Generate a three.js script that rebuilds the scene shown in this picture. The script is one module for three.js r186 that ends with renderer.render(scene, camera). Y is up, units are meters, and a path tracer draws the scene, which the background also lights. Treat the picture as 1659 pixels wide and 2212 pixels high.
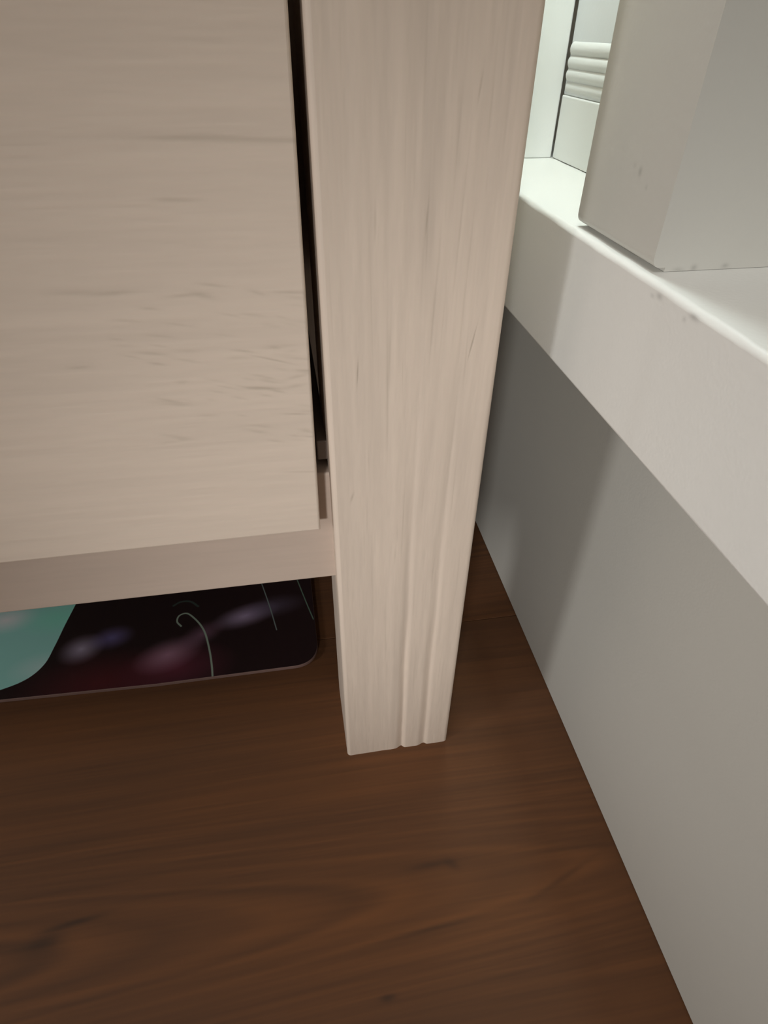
import * as THREE from 'three';
import { RoundedBoxGeometry } from 'three/addons/geometries/RoundedBoxGeometry.js';
import { RectAreaLightUniformsLib } from 'three/addons/lights/RectAreaLightUniformsLib.js';
import { mergeGeometries, mergeVertices } from 'three/addons/utils/BufferGeometryUtils.js';

// ---------------------------------------------------------------- camera, lights, exposure
const EXPOSURE = 1.02;
const scene = new THREE.Scene();
scene.background = new THREE.Color(0x050505);
const camera = new THREE.PerspectiveCamera(81.039, 1659 / 2212, 0.01, 20);
camera.position.set(-0.01008, 0.28552, 0.15659);
camera.rotation.set(-0.684065, -0.168698, 0.008999, 'YXZ');
RectAreaLightUniformsLib.init();

const KEY = { at: [-0.93, 0.44, 0.40], power: 0.74, color: 0xffffff, size: 0.1 };            // globe lamp on the left
const SPOT = { at: [-0.42, 0.50, 1.15], aim: [0.05, 0.13, 0.0], power: 2.5, color: 0xffffff, angle: 0.15 };   // added unseen spot: makes the bright pool that fades outward over the dresser
const CEIL = { at: [-0.5, 2.38, 0.55], size: 0.6, power: 8.5, color: 0xffffff };              // flat ceiling lamp
const SLOT = { at: [0.066, 0.46, -0.052], w: 0.022, l: 0.06, power: 74, color: 0xe6f5f4 };    // added unseen strip light, stands in for cool daylight in the narrow niche

// ---------------------------------------------------------------- helpers
const counts = {};
function numbered(name) {
  const n = counts[name] = (counts[name] ?? -1) + 1;
  return n ? `${name}_${String(n).padStart(3, '0')}` : name;
}
function mesh(name, geo, mat, parent = scene) {
  const m = new THREE.Mesh(geo, mat);
  m.name = numbered(name); m.castShadow = m.receiveShadow = true;
  parent.add(m); return m;
}
function struct(name, geo, mat, label) {
  const m = mesh(name, geo, mat); m.userData.kind = 'structure';
  if (label) m.userData.label = label;
  return m;
}
function thing(name, label, category, at) {
  const g = new THREE.Group(); g.name = numbered(name); g.position.set(...at);
  g.userData = { label, category }; scene.add(g); return g;
}
const box = (x0, x1, y0, y1, z0, z1, r = 0) => {
  const w = x1 - x0, h = y1 - y0, d = z1 - z0;
  const g = r ? new RoundedBoxGeometry(w, h, d, 3, r) : new THREE.BoxGeometry(w, h, d);
  g.translate((x0 + x1) / 2, (y0 + y1) / 2, (z0 + z1) / 2);
  return g;
};
// metric uv on boxes: projects each face on its own plane
function boxUV(g, along = 'x') {
  if (g.index) g = g.toNonIndexed();
  g.computeVertexNormals();
  const p = g.attributes.position, n = g.attributes.normal, uv = new Float32Array(p.count * 2);
  for (let i = 0; i < p.count; i++) {
    const ax = Math.abs(n.getX(i)), ay = Math.abs(n.getY(i)), az = Math.abs(n.getZ(i));
    let a, b;
    if (ay >= ax && ay >= az) [a, b] = [p.getX(i), p.getZ(i)];
    else if (az >= ax) [a, b] = [p.getX(i), p.getY(i)];
    else [a, b] = [p.getZ(i), p.getY(i)];
    if (along === 'y') [a, b] = [b, a];
    uv[2 * i] = a; uv[2 * i + 1] = b;
  }
  g.setAttribute('uv', new THREE.BufferAttribute(uv, 2));
  return g;
}
function hash(x, y, s) {
  let h = (Math.imul(x, 374761393) + Math.imul(y, 668265263) + Math.imul(s, 2147483647 ^ 0x5bd1e995)) | 0;
  h = Math.imul(h ^ (h >>> 13), 1274126177); h ^= h >>> 16;
  return (h >>> 0) / 4294967295;
}
function noise(x, y, s = 1) {
  const xi = Math.floor(x), yi = Math.floor(y), fx = x - xi, fy = y - yi;
  const u = fx * fx * (3 - 2 * fx), v = fy * fy * (3 - 2 * fy);
  const a = hash(xi, yi, s), b = hash(xi + 1, yi, s), c = hash(xi, yi + 1, s), d = hash(xi + 1, yi + 1, s);
  return a + (b - a) * u + (c - a) * v + (a - b - c + d) * u * v;
}
const fbm = (x, y, s, o = 4) => { let t = 0, a = 0.5; for (let i = 0; i < o; i++) { t += a * noise(x, y, s + i); x *= 2; y *= 2; a *= 0.5; } return t / (1 - 2 * a + a); };
function texture(w, h, fn, srgb) {            // fn(u, v) -> [r, g, b] in 0..1
  const d = new Uint8Array(w * h * 4);
  for (let j = 0; j < h; j++) for (let i = 0; i < w; i++) {
    const c = fn((i + 0.5) / w, (j + 0.5) / h), k = 4 * (j * w + i);
    for (let q = 0; q < 3; q++) d[k + q] = Math.max(0, Math.min(255, Math.round(255 * c[q])));
    d[k + 3] = 255;
  }
  const t = new THREE.DataTexture(d, w, h, THREE.RGBAFormat);
  t.wrapS = t.wrapT = THREE.RepeatWrapping; t.magFilter = THREE.LinearFilter; t.minFilter = THREE.LinearMipmapLinearFilter; t.generateMipmaps = true;
  if (srgb) t.colorSpace = THREE.SRGBColorSpace;
  t.needsUpdate = true; return t;
}
function metric(t, sx, sy, ox = 0, oy = 0) { t.repeat.set(1 / sx, 1 / sy); t.offset.set(ox, oy); return t; }
const std = o => new THREE.MeshStandardMaterial(o);
const phys = o => new THREE.MeshPhysicalMaterial(o);

// ---------------------------------------------------------------- materials
// pale whitewashed wood; the print covers su x sv metres with the grain along u; flecks are [u, v, half length, half width, strength, slope] in metres
function paleWood(seed, base, su, sv, n, strength, flecks) {
  const tone = (a, b) => {
    const wob = 0.0022 * (noise(a * 9, b * 30, seed + 9) - 0.5);
    const v = b + wob;
    let t = 0.5 * (noise(a * 16, v * 260, seed) - 0.5) + 0.45 * (noise(a * 45, v * 800, seed + 1) - 0.5) + 0.25 * (noise(a * 180, v * 1800, seed + 2) - 0.5);
    t += 0.6 * (fbm(a * 7, b * 40, seed + 3, 3) - 0.5);
    let f = 0;
    for (const [fu, fv, lu, lv, k, sl] of flecks) {
      const du = a - fu; if (du > 3 * lu || du < -3 * lu) continue;
      const dv = b - fv - du * sl, q = (du / lu) ** 2 + (dv / lv) ** 2;
      if (q < 6) f += k * Math.exp(-q);
    }
    return [t, f];
  };
  const d = new Float32Array(n * n * 2);
  for (let j = 0; j < n; j++) for (let i = 0; i < n; i++) { const [t, f] = tone((i + 0.5) / n * su, (j + 0.5) / n * sv); d[2 * (j * n + i)] = t; d[2 * (j * n + i) + 1] = Math.min(1, f); }
  const get = (u, v) => { const k = 2 * (Math.floor(v * n) * n + Math.floor(u * n)); return [d[k], d[k + 1]]; };
  const map = texture(n, n, (u, v) => { const [t, f] = get(u, v), k = 1 + strength * t - 0.10 * f; return [base[0] * k, base[1] * k, base[2] * (k - 0.01 * f)]; }, true);
  const bump = texture(n, n, (u, v) => { const [t, f] = get(u, v), b = 0.55 + 0.25 * t - 0.35 * f; return [b, b, b]; });
  return [metric(map, su, sv), metric(bump, su, sv)];
}
const WOOD = [0.84, 0.772, 0.705];
// drawer print: x runs from -0.33 to 0, y from 0 to 0.33
const drawerFlecks = [[-0.0614, 0.2341, 0.006, 0.0006, 0.5, 0], [-0.0513, 0.2336, 0.006, 0.0007, 0.6, 0.02], [-0.0345, 0.2322, 0.005, 0.0005, 0.5, 0.05], [-0.03, 0.232, 0.003, 0.0008, 0.5, -0.3], [-0.0307, 0.2659, 0.010, 0.0006, 0.5, 0],
  [-0.018, 0.2655, 0.009, 0.0007, 0.55, -0.03], [-0.005, 0.265, 0.007, 0.0005, 0.5, -0.02], [-0.0456, 0.2175, 0.004, 0.0005, 0.5, -0.15], [-0.0451, 0.2146, 0.002, 0.0004, 0.6, -0.2], [-0.065, 0.2149, 0.003, 0.0005, 0.5, 0], [-0.0194, 0.2054, 0.0042, 0.0005, 0.9, -0.1],
  [-0.0144, 0.2041, 0.002, 0.0004, 0.7, -0.25], [-0.0218, 0.2166, 0.003, 0.0004, 0.6, -0.2], [-0.0147, 0.2137, 0.005, 0.0003, 0.7, -0.3], [-0.0098, 0.1963, 0.004, 0.0004, 0.6, -0.1], [-0.0091, 0.2053, 0.003, 0.0006, 0.5, 0.1], [-0.0342, 0.254, 0.003, 0.0005, 0.4, 0], [-0.0302, 0.2537, 0.004, 0.0005, 0.4, 0],
  [-0.0021, 0.2306, 0.003, 0.0005, 0.5, -0.2], [-0.0088, 0.2081, 0.003, 0.0005, 0.5, 0.15], [-0.0094, 0.1755, 0.006, 0.0004, 0.4, -0.1]].map(([x, y, ...r]) => [x + 0.33, y, ...r]);
for (let i = 0; i < 70; i++) drawerFlecks.push([0.33 - 0.005 - 0.05 * hash(i, 1, 5) ** 1.3, 0.185 + 0.05 * hash(i, 2, 5), 0.0012 + 0.003 * hash(i, 3, 5), 0.0003 + 0.0003 * hash(i, 4, 5), 0.15 + 0.3 * hash(i, 5, 5), -0.35 * hash(i, 6, 5)]);
// post print: grain along y, x across
const postFlecks = [[0.208, 0.0087, 0.0035, 0.00025, 0.9, 0.06], [0.215, 0.0418, 0.0042, 0.00025, 1, 0.16], [0.2745, 0.0375, 0.003, 0.0003, 0.5, 0.1], [0.1635, 0.006, 0.0018, 0.0004, 0.7, 0.25], [0.2475, 0.0268, 0.004, 0.0003, 0.6, 0.05], [0.203, 0.0174, 0.022, 0.00035, 0.5, -0.01], [0.2478, 0.0139, 0.004, 0.0003, 0.5, 0], [0.225, 0.030, 0.014, 0.0003, 0.35, 0.03], [0.245, 0.0355, 0.016, 0.0003, 0.35, 0.03], [0.18, 0.0385, 0.02, 0.0004, 0.3, 0.02], [0.12, 0.0125, 0.02, 0.0004, 0.25, 0], [0.15, 0.0235, 0.018, 0.0003, 0.3, 0.01], [0.09, 0.0178, 0.016, 0.0003, 0.3, 0], [0.06, 0.031, 0.02, 0.0004, 0.3, 0]];
for (let i = 0; i < 60; i++) postFlecks.push([0.3 * hash(i, 1, 7), 0.0505 * hash(i, 2, 7), 0.003 + 0.008 * hash(i, 3, 7), 0.0002 + 0.0002 * hash(i, 4, 7), 0.1 + 0.2 * hash(i, 5, 7), 0.05 * (hash(i, 6, 7) - 0.5)]);
const [wm1, wb1] = paleWood(11, WOOD, 0.33, 0.33, 1400, 0.042, drawerFlecks), [wm2, wb2] = paleWood(37, WOOD, 0.45, 0.115, 1400, 0.065, postFlecks);
const woodDrawer = std({ map: wm1, bumpMap: wb1, bumpScale: 0.00025, roughness: 0.62 });
const woodPost = std({ map: wm2, bumpMap: wb2, bumpScale: 0.0003, roughness: 0.6 });
const woodRail = std({ color: new THREE.Color(0.80, 0.77, 0.77), map: wm1, roughness: 0.65 });

const paintTex = texture(512, 512, (u, v) => { const b = 0.5 + 0.35 * (fbm(u * 40, v * 40, 71, 4) - 0.5) + 0.3 * (noise(u * 200, v * 200, 75) - 0.5); return [b, b, b]; });
metric(paintTex, 0.12, 0.12);
const paint = (c, r = 0.45) => std({ color: new THREE.Color(...c), roughness: r, bumpMap: paintTex, bumpScale: 0.00006 });
// small smudges and chips worn into the paint: white print with marks [u, v, radius u, radius v, strength] in metres, repeating every `size`
const marked = (m, size, n, marks) => {
  m.map = metric(texture(n, n, (u, v) => {
    let k = 1;
    for (const [a, b, ra, rb, s] of marks) { let du = u - a / size, dv = v - b / size; du -= Math.round(du); dv -= Math.round(dv); k -= 0.45 * s * Math.exp(-((du * size / ra) ** 2) - ((dv * size / rb) ** 2)); }
    return [k, k, k];
  }, true), size, size); return m;
};
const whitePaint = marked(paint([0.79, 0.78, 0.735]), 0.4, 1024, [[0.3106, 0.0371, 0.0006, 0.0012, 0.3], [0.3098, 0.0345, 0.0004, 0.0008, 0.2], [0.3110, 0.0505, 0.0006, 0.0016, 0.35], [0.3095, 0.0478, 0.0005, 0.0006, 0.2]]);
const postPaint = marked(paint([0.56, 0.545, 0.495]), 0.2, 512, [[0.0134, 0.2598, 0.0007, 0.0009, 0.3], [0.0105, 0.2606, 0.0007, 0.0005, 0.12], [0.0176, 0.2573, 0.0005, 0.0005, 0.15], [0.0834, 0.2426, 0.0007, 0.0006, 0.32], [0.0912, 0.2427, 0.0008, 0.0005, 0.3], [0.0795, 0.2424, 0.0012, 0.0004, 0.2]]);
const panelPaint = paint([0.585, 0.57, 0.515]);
const brightPaint = paint([0.78, 0.79, 0.76]);
const roomPaint = std({ color: new THREE.Color(0.62, 0.61, 0.58), roughness: 0.9 });

// brown laminate floor: cathedral grain whose tip lies by the white panel
const FX0 = -0.36, FX1 = 0.24;                     // stretch of floor (m) the print repeats over
const PL = 0.6, PW = 0.2055, PZ0 = -0.0755;        // print length, plank width, back seam of the middle plank
function floorTone(x, z, s) {                      // x, z metres within the plank
  const zc = 0.0645, dz = z - zc;
  const wx = 0.018 * (noise(x * 14, z * 22, s + 4) - 0.5) + 0.006 * (noise(x * 40, z * 90, s + 5) - 0.5);
  const open = dz < 0 ? 0.0046 : 0.0040;
  const field = x - 0.103 + wx + dz * dz / open * 1.6;              // nested tips pointing to +x
  const near = Math.exp(-((dz / 0.034) ** 2));
  const rings = 0.5 + 0.5 * Math.sin(field * 95 + 3 * noise(x * 6, z * 30, s + 6));
  const rings2 = noise(field * 60, 3.3, s + 7);
  const wob = 0.004 * (noise(x * 9, z * 20, s + 8) - 0.5);
  const zz = z + wob;
  const streak = 0.38 * noise(x * 9, zz * 360, s) + 0.37 * noise(x * 16, zz * 760, s + 1) + 0.25 * noise(x * 40, zz * 1500, s + 2);
  const broad = fbm(x * 7, z * 26, s + 3, 3);
  return { t: (0.95 - 0.3 * near) * (streak - 0.5) + near * (0.42 * (rings - 0.5) + 0.6 * (rings2 - 0.5)) + 0.65 * (broad - 0.5), streak, broad };
}
function knots(x, z) {
  let d = 0;
  for (const [kx, kz, a, b, s, w] of [[-0.129, 0.0585, 0.007, 0.0028, -0.1, 0.75], [-0.120, 0.0540, 0.012, 0.0012, -0.12, 0.7], [0.028, 0.0562, 0.011, 0.0016, -0.02, 0.55], [0.0385, 0.0572, 0.003, 0.0022, 0.5, 0.4], [0.003, 0.0985, 0.003, 0.0012, 0, 0.7], [0.024, 0.0795, 0.02, 0.0011, -0.06, 0.5], [0.09, 0.0590, 0.020, 0.0011, 0.06, 0.5], [0.085, 0.0700, 0.014, 0.0012, -0.35, 0.5]]) {
    const dx = x - kx, dz = z - kz - s * dx; d += w * Math.exp(-((dx / a) ** 2) - ((dz / b) ** 2));
  }
  return Math.min(1, d);
}
function plankMaps(seed, withKnots) {
  const W = 2048, H = 1024;
  const at = (u, v) => [FX0 + u * PL, PZ0 + v * PW];
  const map = texture(W, H, (u, v) => {
    const [x, z] = at(u, v), f = floorTone(x + (seed - 1) * 3.7, z + (seed - 1) * 0.01, 100 * seed), k = withKnots ? knots(x, z) : 0;
    const m = Math.max(0.3, 1 + 0.27 * f.t - 0.38 * k), warm = f.broad - 0.5;
    return [0.370 * m + 0.02 * warm, 0.226 * m, 0.108 * m - 0.03 * warm];
  }, true);
  const bump = texture(1024, 512, (u, v) => { const [x, z] = at(u, v), f = floorTone(x + (seed - 1) * 3.7, z + (seed - 1) * 0.01, 100 * seed), b = 0.3 + 0.5 * f.streak; return [b, b, b]; });
  return [map, bump];
}
const plankMats = [[1, true], [2, false]].map(([s, k]) => { const [m, b] = plankMaps(s, k); return std({ map: m, bumpMap: b, bumpScale: 0.00015, roughness: 0.8 }); });

// ---------------------------------------------------------------- setting
const floor = struct('floor', box(-2.1, 0.35, -0.1, -0.0085, -0.6, 2.3), std({ color: new THREE.Color(0.03, 0.018, 0.01), roughness: 0.9 }));
for (let row = -2; row <= 9; row++) {
  const z0 = PZ0 + row * PW, shift = row === 0 ? 0 : ((row * 0.37) % 1 + 1) % 1 * 0.9;
  for (let k = 0; k < 3; k++) {
    const x1 = (row === 0 ? 0.45 : 0.33 + shift) - k * 1.2, x0 = x1 - 1.2;
    const a = Math.max(x0, -2.05), b = Math.min(x1, 0.1160);
    if (b - a < 0.05) continue;
    let g = new RoundedBoxGeometry(b - a - 0.0004, 0.008, PW - 0.0003, 1, 0.0003);
    g.translate((a + b) / 2, -0.004, z0 + PW / 2);
    g = g.index ? g.toNonIndexed() : g;
    const p = g.attributes.position, uv = g.attributes.uv;
    for (let i = 0; i < p.count; i++) uv.setXY(i, (p.getX(i) - FX0) / PL + (row ? row * 0.31 + k * 0.4 : 0), (p.getZ(i) - z0) / PW);
    mesh('plank', g, plankMats[row === 0 ? 0 : 1], floor);
  }
}
// lower face of the white built-in on the right, a hair out of square
{
  const xAt = z => 0.11326 - 0.0038 * z;
  const sh = new THREE.Shape();
  sh.moveTo(xAt(-0.58), 0.58); sh.lineTo(xAt(2.2), -2.2); sh.lineTo(0.32, -2.2); sh.lineTo(0.32, 0.58); sh.closePath();
  const g = new THREE.ExtrudeGeometry(sh, { depth: 0.2032, bevelEnabled: false });
  g.rotateX(-Math.PI / 2); g.translate(0, 0.0005, 0);
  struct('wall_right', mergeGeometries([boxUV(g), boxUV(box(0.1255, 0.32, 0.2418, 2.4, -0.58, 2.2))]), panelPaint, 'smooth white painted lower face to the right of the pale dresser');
}
// overhanging ledge with an eased, hand-painted nose
{
  const prof = [], x0 = 0.0707, y0 = 0.2037, y1 = 0.2419, r = 0.0016;
  prof.push([0.32, y0], [x0 + 0.0012, y0]);
  for (let i = 0; i <= 3; i++) { const a = Math.PI * 1.5 - i / 3 * Math.PI / 2; prof.push([x0 + 0.0012 + 0.0012 * Math.cos(a), y0 + 0.0012 + 0.0012 * Math.sin(a)]); }
  for (let i = 0; i <= 7; i++) { const a = Math.PI - i / 7 * Math.PI / 2; prof.push([x0 + r + r * Math.cos(a), y1 - r + r * Math.sin(a)]); }
  prof.push([0.32, y1]);
  const pos = [], idx = [], zs = [-0.58];
  for (let z = -0.13; z < 0.13; z += 0.0025) zs.push(z);
  zs.push(0.2, 2.2);
  zs.forEach((z, j) => prof.forEach(([x, y], i) => {
    const rough = (i > 4 && i < 14 && z > -0.13 && z < 0.15) ? 0.0003 * (noise(z * 160, i * 0.3, 5) - 0.5) : 0;
    pos.push(x + rough, y + rough * 0.6, z);
    if (j && i) { const a = (j - 1) * prof.length + i - 1, b = a + 1, c = a + prof.length, d = c + 1; idx.push(a, c, b, b, c, d); }
  }));
  let g = new THREE.BufferGeometry();
  g.setAttribute('position', new THREE.Float32BufferAttribute(pos, 3)); g.setIndex(idx); g.computeVertexNormals();
  const uv = []; for (let i = 0; i < pos.length; i += 3) uv.push(pos[i] + pos[i + 1], pos[i + 2]);
  g.setAttribute('uv', new THREE.Float32BufferAttribute(uv, 2));
  struct('trim_1', g, whitePaint, 'thick overhanging white ledge with rounded nose above the lower white face');
}
// square post that stands on the ledge
{
  const X = 0.0728, y0 = 0.2420, sh = new THREE.Shape();      // section across; a small rebate runs under the left face
  sh.moveTo(X + 0.0034, y0); sh.lineTo(X + 0.0034, y0 + 0.0009); sh.lineTo(X + 0.0018, y0 + 0.0009);
  sh.quadraticCurveTo(X, y0 + 0.0011, X, y0 + 0.0034); sh.lineTo(X, 1.3); sh.lineTo(0.1275, 1.3); sh.lineTo(0.1275, y0); sh.closePath();
  let g = new THREE.ExtrudeGeometry(sh, { depth: 0.0415, bevelEnabled: false, curveSegments: 8 });
  g.translate(0, 0, -0.0134); g = boxUV(g);
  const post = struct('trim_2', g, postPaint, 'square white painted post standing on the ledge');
}
// jamb board and beaded moulding in the bright niche behind the post
struct('trim_3', boxUV(box(0.080, 0.1073, 0.2419, 1.3, -0.145, -0.1195, 0.0006)), brightPaint, 'flat white jamb board at the back of the bright niche');
{
  const t = new THREE.Group(); t.name = 'trim_4'; t.position.set(0.1075, 0.2419, -0.066); t.userData = { kind: 'structure', label: 'white beaded moulding beside the jamb in the bright niche' }; scene.add(t);
  const loc = g => g.translate(-0.1075, -0.2419, 0.066);
  mesh('lower_board', loc(boxUV(box(0.1076, 0.1255, 0.2421, 0.2640, -0.1190, -0.0136, 0.0006))), brightPaint, t);
  mesh('upper_board', loc(boxUV(box(0.1081, 0.1255, 0.2640, 1.3, -0.1190, -0.0136, 0.0006))), paint([0.74, 0.77, 0.78]), t);
  for (const [y, r, dx] of [[0.2786, 0.0027, 0.0008], [0.2745, 0.0026, 0.0006], [0.2706, 0.0025, 0.0006], [0.2667, 0.0025, 0.0011]]) {
    const g = new THREE.CapsuleGeometry(r, 0.1, 8, 16); g.rotateX(Math.PI / 2); g.translate(0.1088 + dx, y, -0.0690 + r);
    mesh('bead', loc(g), brightPaint, t);
  }
}
struct('wall_back', box(-2.1, 0.32, -0.1, 2.5, -0.68, -0.58), roomPaint);
struct('wall_left', box(-2.2, -2.05, -0.1, 2.5, -0.68, 2.3), roomPaint);
struct('wall_front', box(-2.1, 0.32, -0.1, 2.5, 2.2, 2.3), roomPaint);
struct('ceiling', box(-2.2, 0.32, 2.4, 2.5, -0.68, 2.3), std({ color: new THREE.Color(0.75, 0.74, 0.72), roughness: 0.9 }));

// ---------------------------------------------------------------- dresser
const dresser = thing('dresser', 'pale whitewashed wooden dresser with square front post beside the white ledge', 'dresser', [-0.35, 0, -0.2]);
const D = (name, g, m) => mesh(name, g.translate(0.35, 0, 0.2), m, dresser);
{
  // front right post: eased corners, two worn grooves in the lower front
  const X0 = -0.0008, X1 = 0.0503, ZB = -0.042, r = 0.0017, N = 120, H = 0.76;
  const ys = []; for (let i = 0; i <= 100; i++) ys.push(0.34 * i / 100); ys.push(H);
  const groove = (x, y) => {
    const f = Math.max(0, Math.min(1, 1.12 - y / 0.21)), w = 0.0005 * (noise(y * 30, 1, 3) - 0.5);
    let d = 0;
    for (const [c, s, a] of [[0.0266, 0.00115, 0.0012], [0.0382, 0.0012, 0.0011]]) {
      const q = (x - c - w) / (x < c + w ? s * 1.7 : s * 0.8); d += a * f ** 1.4 * Math.exp(-q * q) * (0.8 + 0.4 * noise(y * 25, c * 900, 8));
    }
    d += 0.00016 * f * (noise(x * 520, y * 6, 12) - 0.5) + 0.0001 * (noise(x * 300, y * 4, 13) - 0.5);
    return d;
  };
  const ring = y => {
    const p = [];
    for (let i = 0; i <= N; i++) { const x = X0 + r + (X1 - X0 - 2 * r) * i / N; p.push([x, -groove(x, y)]); }
    for (let i = 1; i <= 5; i++) { const a = Math.PI / 2 - i / 5 * Math.PI / 2; p.push([X1 - r + r * Math.cos(a), -r + r * Math.sin(a)]); }
    p.push([X1, ZB + r], [X1 - r, ZB], [X0 + r, ZB], [X0, ZB + r]);
    for (let i = 0; i <= 5; i++) { const a = Math.PI - i / 5 * Math.PI / 2; p.push([X0 + r + r * Math.cos(a), -r + r * Math.sin(a)]); }
    return p;
  };
  const pos = [], uv = [], idx = [], M = ring(0).length;
  ys.forEach((y, j) => { let per = 0, last; ring(y).forEach(([x, z], i) => {
    if (last && i > N) per += Math.hypot(x - last[0], z - last[1]); else per = x; last = [x, z];
    pos.push(x, y, z); uv.push(y, per);
    if (j && i) { const a = (j - 1) * M + i - 1, b = a + 1, c = a + M, d = c + 1; idx.push(a, b, c, b, d, c); }
  }); });
  const g = new THREE.BufferGeometry();
  g.setAttribute('position', new THREE.Float32BufferAttribute(pos, 3)); g.setAttribute('uv', new THREE.Float32BufferAttribute(uv, 2));
  g.setIndex(idx); g.computeVertexNormals();
  const cap = new THREE.ShapeGeometry(new THREE.Shape(ring(0).map(([x, z]) => new THREE.Vector2(x, z)))); cap.rotateX(Math.PI / 2); cap.translate(0, 0.0001, 0);
  const all = mergeGeometries([g.toNonIndexed(), cap.toNonIndexed()]);
  D('leg', all, woodPost);
  for (const [x, z] of [[-0.75, 0], [-0.75, -0.36], [0, -0.36]]) D('leg', boxUV(box(x, x + 0.05, 0, 0.76, z - 0.042, z, 0.0017), 'y'), woodPost);
}
{
  const sh = new THREE.Shape([[-0.0054, 0.1506], [-0.0033, 0.3135], [-0.693, 0.3135], [-0.693, 0.1466]].map(a => new THREE.Vector2(...a)));
  const g = new THREE.ExtrudeGeometry(sh, { depth: 0.0065, bevelEnabled: true, bevelThickness: 0.001, bevelSize: 0.0008, bevelOffset: -0.0008, bevelSegments: 3 });
  g.translate(0, 0, -0.0075);
  D('drawer', boxUV(g), woodDrawer);
  for (const [y0, y1] of [[0.3175, 0.51], [0.514, 0.70]]) D('drawer', boxUV(box(-0.693, -0.0035, y0, y1, -0.0085, 0, 0.001)), woodDrawer);
}
D('bottom_rail', boxUV(box(-0.70, 0.001, 0.1187, 0.168, -0.027, -0.009, 0.0008)), woodRail);
D('drawer_runner', boxUV(box(-0.0042, -0.0006, 0.171, 0.1785, -0.30, -0.0125, 0.0006)), std({ color: new THREE.Color(0.3, 0.24, 0.2), roughness: 0.5 }));
D('side_panel', boxUV(box(0.02, 0.046, 0.13, 0.76, -0.362, -0.041), 'y'), woodPost);
D('side_panel', boxUV(box(-0.746, -0.72, 0.13, 0.76, -0.362, -0.041), 'y'), woodPost);
D('back_panel', boxUV(box(-0.70, 0.001, 0.13, 0.76, -0.398, -0.38)), woodRail);
D('bottom_panel', boxUV(box(-0.70, 0.0, 0.124, 0.132, -0.38, -0.028)), woodRail);
D('drawer_box', boxUV(box(-0.68, -0.012, 0.172, 0.29, -0.35, -0.0085)), woodRail);
D('top', boxUV(box(-0.765, 0.054, 0.76, 0.785, -0.41, 0.015, 0.002)), woodDrawer);

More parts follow.
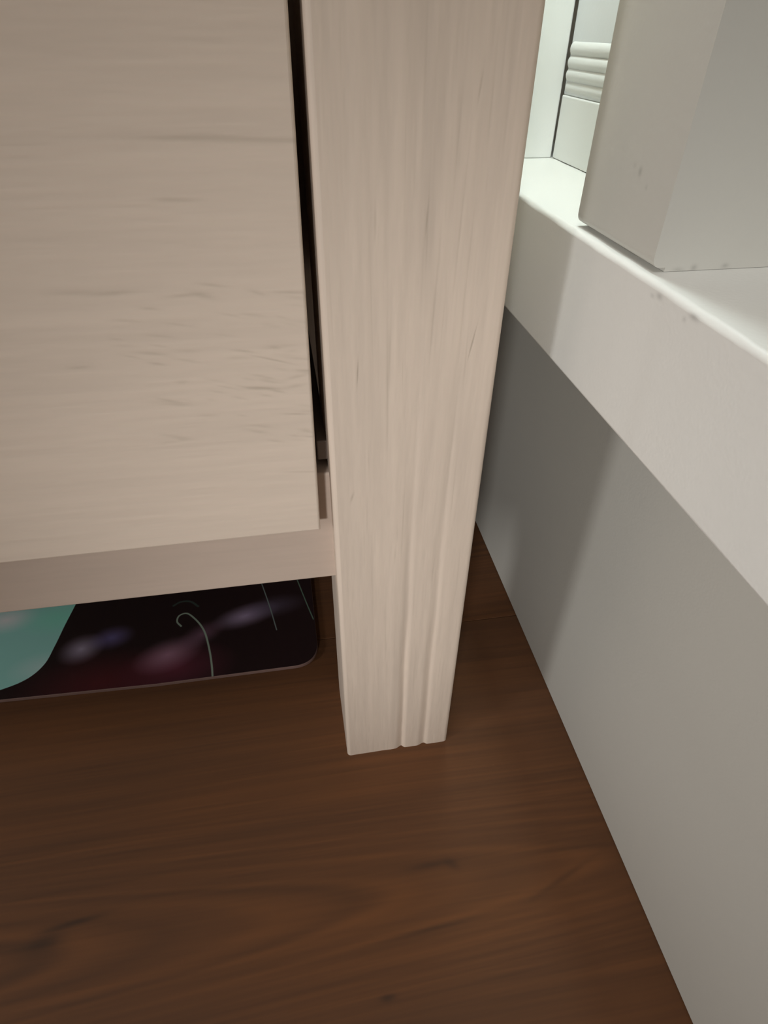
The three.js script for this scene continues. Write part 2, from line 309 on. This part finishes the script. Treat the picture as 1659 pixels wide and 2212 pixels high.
// ---------------------------------------------------------------- glossy printed board on the floor under the dresser
{
  const pb = thing('picture_board', 'dark glossy printed board with rounded corner lying on the floor under the dresser', 'picture board', [-0.15, 0, -0.14]);
  const x1 = -0.0104, x0 = -0.33, zf = -0.0568, zb = -0.27, r = 0.0135, rot = 0.0;
  const sh = new THREE.Shape();
  const fz = x => zf + 0.034 * Math.min(0, x + 0.1) ;
  const P = (x, z) => [x + 0.15, -(z + 0.14)];
  sh.moveTo(...P(x0, fz(x0)));
  sh.lineTo(...P(-0.1, zf)); sh.lineTo(...P(x1 - r, zf));
  sh.quadraticCurveTo(...P(x1 - 0.001, zf - 0.0005), ...P(x1, zf - r));
  sh.lineTo(...P(x1 - 0.0006, zb + r)); sh.quadraticCurveTo(...P(x1, zb), ...P(x1 - r, zb)); sh.lineTo(...P(x0, zb)); sh.closePath();
  const g = new THREE.ExtrudeGeometry(sh, { depth: 0.0016, bevelEnabled: true, bevelThickness: 0.0004, bevelSize: 0.0004, bevelOffset: -0.0004, bevelSegments: 2, curveSegments: 16 });
  g.rotateX(-Math.PI / 2); g.translate(0, 0.0005, 0);
  mesh('core', g, std({ color: new THREE.Color(0.2, 0.12, 0.1), roughness: 0.7 }), pb);
  // print, with soft reflections of the gloss painted in
  const CW = 1536, CH = 1024, cv = document.createElement('canvas'); cv.width = CW; cv.height = CH;
  const c = cv.getContext('2d'), X = x => (x - x0) / (x1 - x0) * CW, Y = z => (z - zb) / (zf - zb) * CH, S = CW / (x1 - x0);
  c.fillStyle = '#2a1c1e'; c.fillRect(0, 0, CW, CH);
  const tintOrSheen = (x, z, rx, rz, a, col) => { c.save(); c.translate(X(x), Y(z)); c.rotate(a); c.scale(rx * S, rz * S); const gr = c.createRadialGradient(0, 0, 0, 0, 0, 1); gr.addColorStop(0, col); gr.addColorStop(0.45, col.replace(/[\d.]+\)$/, v => (parseFloat(v) * 0.6) + ')')); gr.addColorStop(1, col.replace(/[\d.]+\)$/, '0)')); c.fillStyle = gr; c.beginPath(); c.arc(0, 0, 1, 0, 7); c.fill(); c.restore(); };
  tintOrSheen(-0.13, -0.062, 0.05, 0.025, 0, 'rgba(97,36,43,0.9)');
  tintOrSheen(-0.09, -0.066, 0.035, 0.02, 0, 'rgba(111,50,67,0.9)');
  tintOrSheen(-0.052, -0.099, 0.022, 0.010, -0.25, 'rgba(202,181,218,0.85)');  // this and the next five: glossy highlights painted into the colour
  tintOrSheen(-0.035, -0.104, 0.022, 0.010, -0.1, 'rgba(101,90,111,0.7)');
  tintOrSheen(-0.096, -0.076, 0.021, 0.013, -0.3, 'rgba(198,151,175,0.8)');
  tintOrSheen(-0.078, -0.088, 0.016, 0.009, -0.5, 'rgba(151,111,135,0.7)');
  tintOrSheen(-0.146, -0.088, 0.014, 0.012, -0.2, 'rgba(202,188,215,0.85)');
  tintOrSheen(-0.130, -0.094, 0.014, 0.010, -0.1, 'rgba(141,131,202,0.7)');
  const pen = (pts, w, col) => { c.strokeStyle = col; c.lineWidth = w * S; c.lineCap = c.lineJoin = 'round'; const cu = new THREE.CatmullRomCurve3(pts.map(([x, z]) => new THREE.Vector3(x, 0, z))); c.beginPath(); cu.getPoints(60).forEach((p, i) => i ? c.lineTo(X(p.x), Y(p.z)) : c.moveTo(X(p.x), Y(p.z))); c.stroke(); };
  // teal field on the left with its dark curved border
  c.fillStyle = '#aeeee4'; c.beginPath();
  const edge = new THREE.CatmullRomCurve3([[-0.150, -0.160], [-0.1555, -0.135], [-0.1577, -0.121], [-0.1597, -0.1082], [-0.1617, -0.0927], [-0.1643, -0.0799], [-0.1706, -0.0716], [-0.1833, -0.066], [-0.21, -0.062]].map(([x, z]) => new THREE.Vector3(x, 0, z))).getPoints(60);
  c.moveTo(X(x0), Y(zb)); c.lineTo(X(-0.14), Y(zb)); edge.forEach(p => c.lineTo(X(p.x), Y(p.z))); c.lineTo(X(x0), Y(-0.058)); c.closePath(); c.fill();
  c.save(); c.clip(); tintOrSheen(-0.196, -0.118, 0.020, 0.012, 0, 'rgba(255,255,255,1)'); tintOrSheen(-0.165, -0.078, 0.02, 0.012, 0, 'rgba(236,255,255,0.6)'); tintOrSheen(-0.165, -0.115, 0.025, 0.015, 0, 'rgba(151,252,218,0.6)'); c.restore();
  pen([[-0.0698, -0.0572], [-0.0704, -0.063], [-0.0728, -0.0769], [-0.0769, -0.0915], [-0.0831, -0.1016], [-0.0885, -0.1065], [-0.0925, -0.105], [-0.0932, -0.1005], [-0.0905, -0.0965]], 0.0011, '#9cae9c');
  pen([[-0.0967, -0.114], [-0.0930, -0.1165], [-0.0870, -0.1162], [-0.0815, -0.1112]], 0.0014, '#3e4a44');
  pen([[-0.0425, -0.126], [-0.0374, -0.1039], [-0.0336, -0.0846]], 0.0007, '#7c8a86');
  pen([[-0.0200, -0.128], [-0.0147, -0.1042], [-0.0112, -0.0895]], 0.0007, '#66806e');
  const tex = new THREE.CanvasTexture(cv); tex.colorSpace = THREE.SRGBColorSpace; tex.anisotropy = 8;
  const sg = new THREE.ShapeGeometry(sh, 16), p = sg.attributes.position, uv = sg.attributes.uv;
  for (let i = 0; i < p.count; i++) { const x = p.getX(i) - 0.15, z = -p.getY(i) - 0.14; uv.setXY(i, (x - x0) / (x1 - x0), 1 - (z - zb) / (zf - zb)); }
  sg.rotateX(-Math.PI / 2); sg.scale(0.9985, 1, 0.9985); sg.translate(0, 0.0027, 0);
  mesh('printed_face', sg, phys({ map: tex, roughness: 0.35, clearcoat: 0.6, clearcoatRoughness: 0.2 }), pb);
}

// ---------------------------------------------------------------- lamps outside the picture; the spot and the strip are added for their light
const glow = (c, e) => std({ color: 0xffffff, emissive: new THREE.Color(c), emissiveIntensity: e, roughness: 0.6 });
const metal = std({ color: new THREE.Color(0.35, 0.34, 0.33), metalness: 0.8, roughness: 0.4 });
{
  const [x, y, z] = KEY.at, t = thing('floor_lamp', 'slim floor lamp with a white globe shade to the left of the dresser', 'lamp', [x, 0, z]);
  const b = new THREE.CylinderGeometry(0.12, 0.13, 0.02, 32); b.translate(0, 0.01, 0); mesh('base', b, metal, t);
  const p = new THREE.CylinderGeometry(0.008, 0.008, y - 0.12, 16); p.translate(0, (y - 0.1) / 2, 0); mesh('pole', p, metal, t);
  const s = new THREE.SphereGeometry(KEY.size, 32, 20); s.translate(0, y, 0); mesh('globe', s, glow(KEY.color, 0.4), t);
  const l = new THREE.PointLight(KEY.color, KEY.power, 0, 2); l.position.set(0, y, 0); l.castShadow = true; l.shadow.radius = KEY.size / 0.02 * 0.9; l.shadow.mapSize.set(2048, 2048); t.add(l);
}
{
  const [x, y, z] = SPOT.at, t = thing('added_spot_light', 'added unseen spot light on a low stand that brightens the dresser front', 'lamp', [x, 0, z]);
  const dir = new THREE.Vector3(...SPOT.aim).sub(new THREE.Vector3(x, y, z)).normalize();
  const b = new THREE.CylinderGeometry(0.1, 0.11, 0.02, 32); b.translate(0, 0.01, 0); mesh('base', b, metal, t);
  const p = new THREE.CylinderGeometry(0.008, 0.008, y, 16); p.translate(0, y / 2 + 0.01, 0.06); mesh('pole', p, metal, t);
  const pts = []; for (let i = 0; i <= 10; i++) { const a = i / 10 * Math.PI / 2; pts.push(new THREE.Vector2(0.05 * Math.sin(a) + 0.0005, 0.05 * (1 - Math.cos(a)))); }
  const aim = new THREE.Quaternion().setFromUnitVectors(new THREE.Vector3(0, 1, 0), dir);
  const hd = mesh('lamp_head', new THREE.LatheGeometry(pts, 32), metal, t); hd.quaternion.copy(aim); hd.position.set(0, y, 0).addScaledVector(dir, -0.06);
  const bd = new THREE.CylinderGeometry(0.03, 0.03, 0.003, 32);
  const bulb = mesh('bulb', bd, glow(SPOT.color, 2), t); bulb.quaternion.copy(aim); bulb.position.set(0, y, 0).addScaledVector(dir, -0.015);
  const l = new THREE.SpotLight(SPOT.color, SPOT.power, 0, SPOT.angle, 1, 2); l.position.set(0, y, 0); l.castShadow = true; l.shadow.radius = 3; l.shadow.mapSize.set(2048, 2048);
  l.target.position.set(...SPOT.aim); scene.add(l.target); t.add(l);
}
{
  const [x, y, z] = CEIL.at, t = thing('ceiling_lamp', 'flat white ceiling lamp in the middle of the room', 'lamp', [x, 2.4, z]);
  const f = new THREE.CylinderGeometry(CEIL.size * 0.58, CEIL.size * 0.58, 0.015, 48); f.translate(0, -0.0075, 0); mesh('frame', f, metal, t);
  const d = new THREE.BoxGeometry(CEIL.size, 0.004, CEIL.size); d.translate(0, -0.017, 0); mesh('diffuser', d, glow(CEIL.color, 0.6), t);
  const l = new THREE.RectAreaLight(CEIL.color, CEIL.power, CEIL.size, CEIL.size); l.position.set(0, -0.025, 0); l.rotation.x = -Math.PI / 2; t.add(l);
}
{
  const [x, y, z] = SLOT.at, t = thing('added_strip_light', 'added unseen cool white strip light that brightens the niche', 'lamp', [x, y, z]);
  mesh('housing', box(-0.0135, 0.0415, 0.004, 0.02, -0.045, 0.045, 0.002), metal, t);
  mesh('diffuser', box(-SLOT.w / 2, SLOT.w / 2, 0.0, 0.004, -SLOT.l / 2, SLOT.l / 2), glow(SLOT.color, 1), t);
  const l = new THREE.RectAreaLight(SLOT.color, SLOT.power, SLOT.w, SLOT.l); l.position.set(0, -0.002, 0); l.rotation.x = -Math.PI / 2; t.add(l);
}

// ---------------------------------------------------------------- renderer
const renderer = new THREE.WebGLRenderer({ antialias: true });
renderer.shadowMap.enabled = true;
renderer.toneMapping = THREE.LinearToneMapping;
renderer.toneMappingExposure = EXPOSURE;
renderer.render(scene, camera);
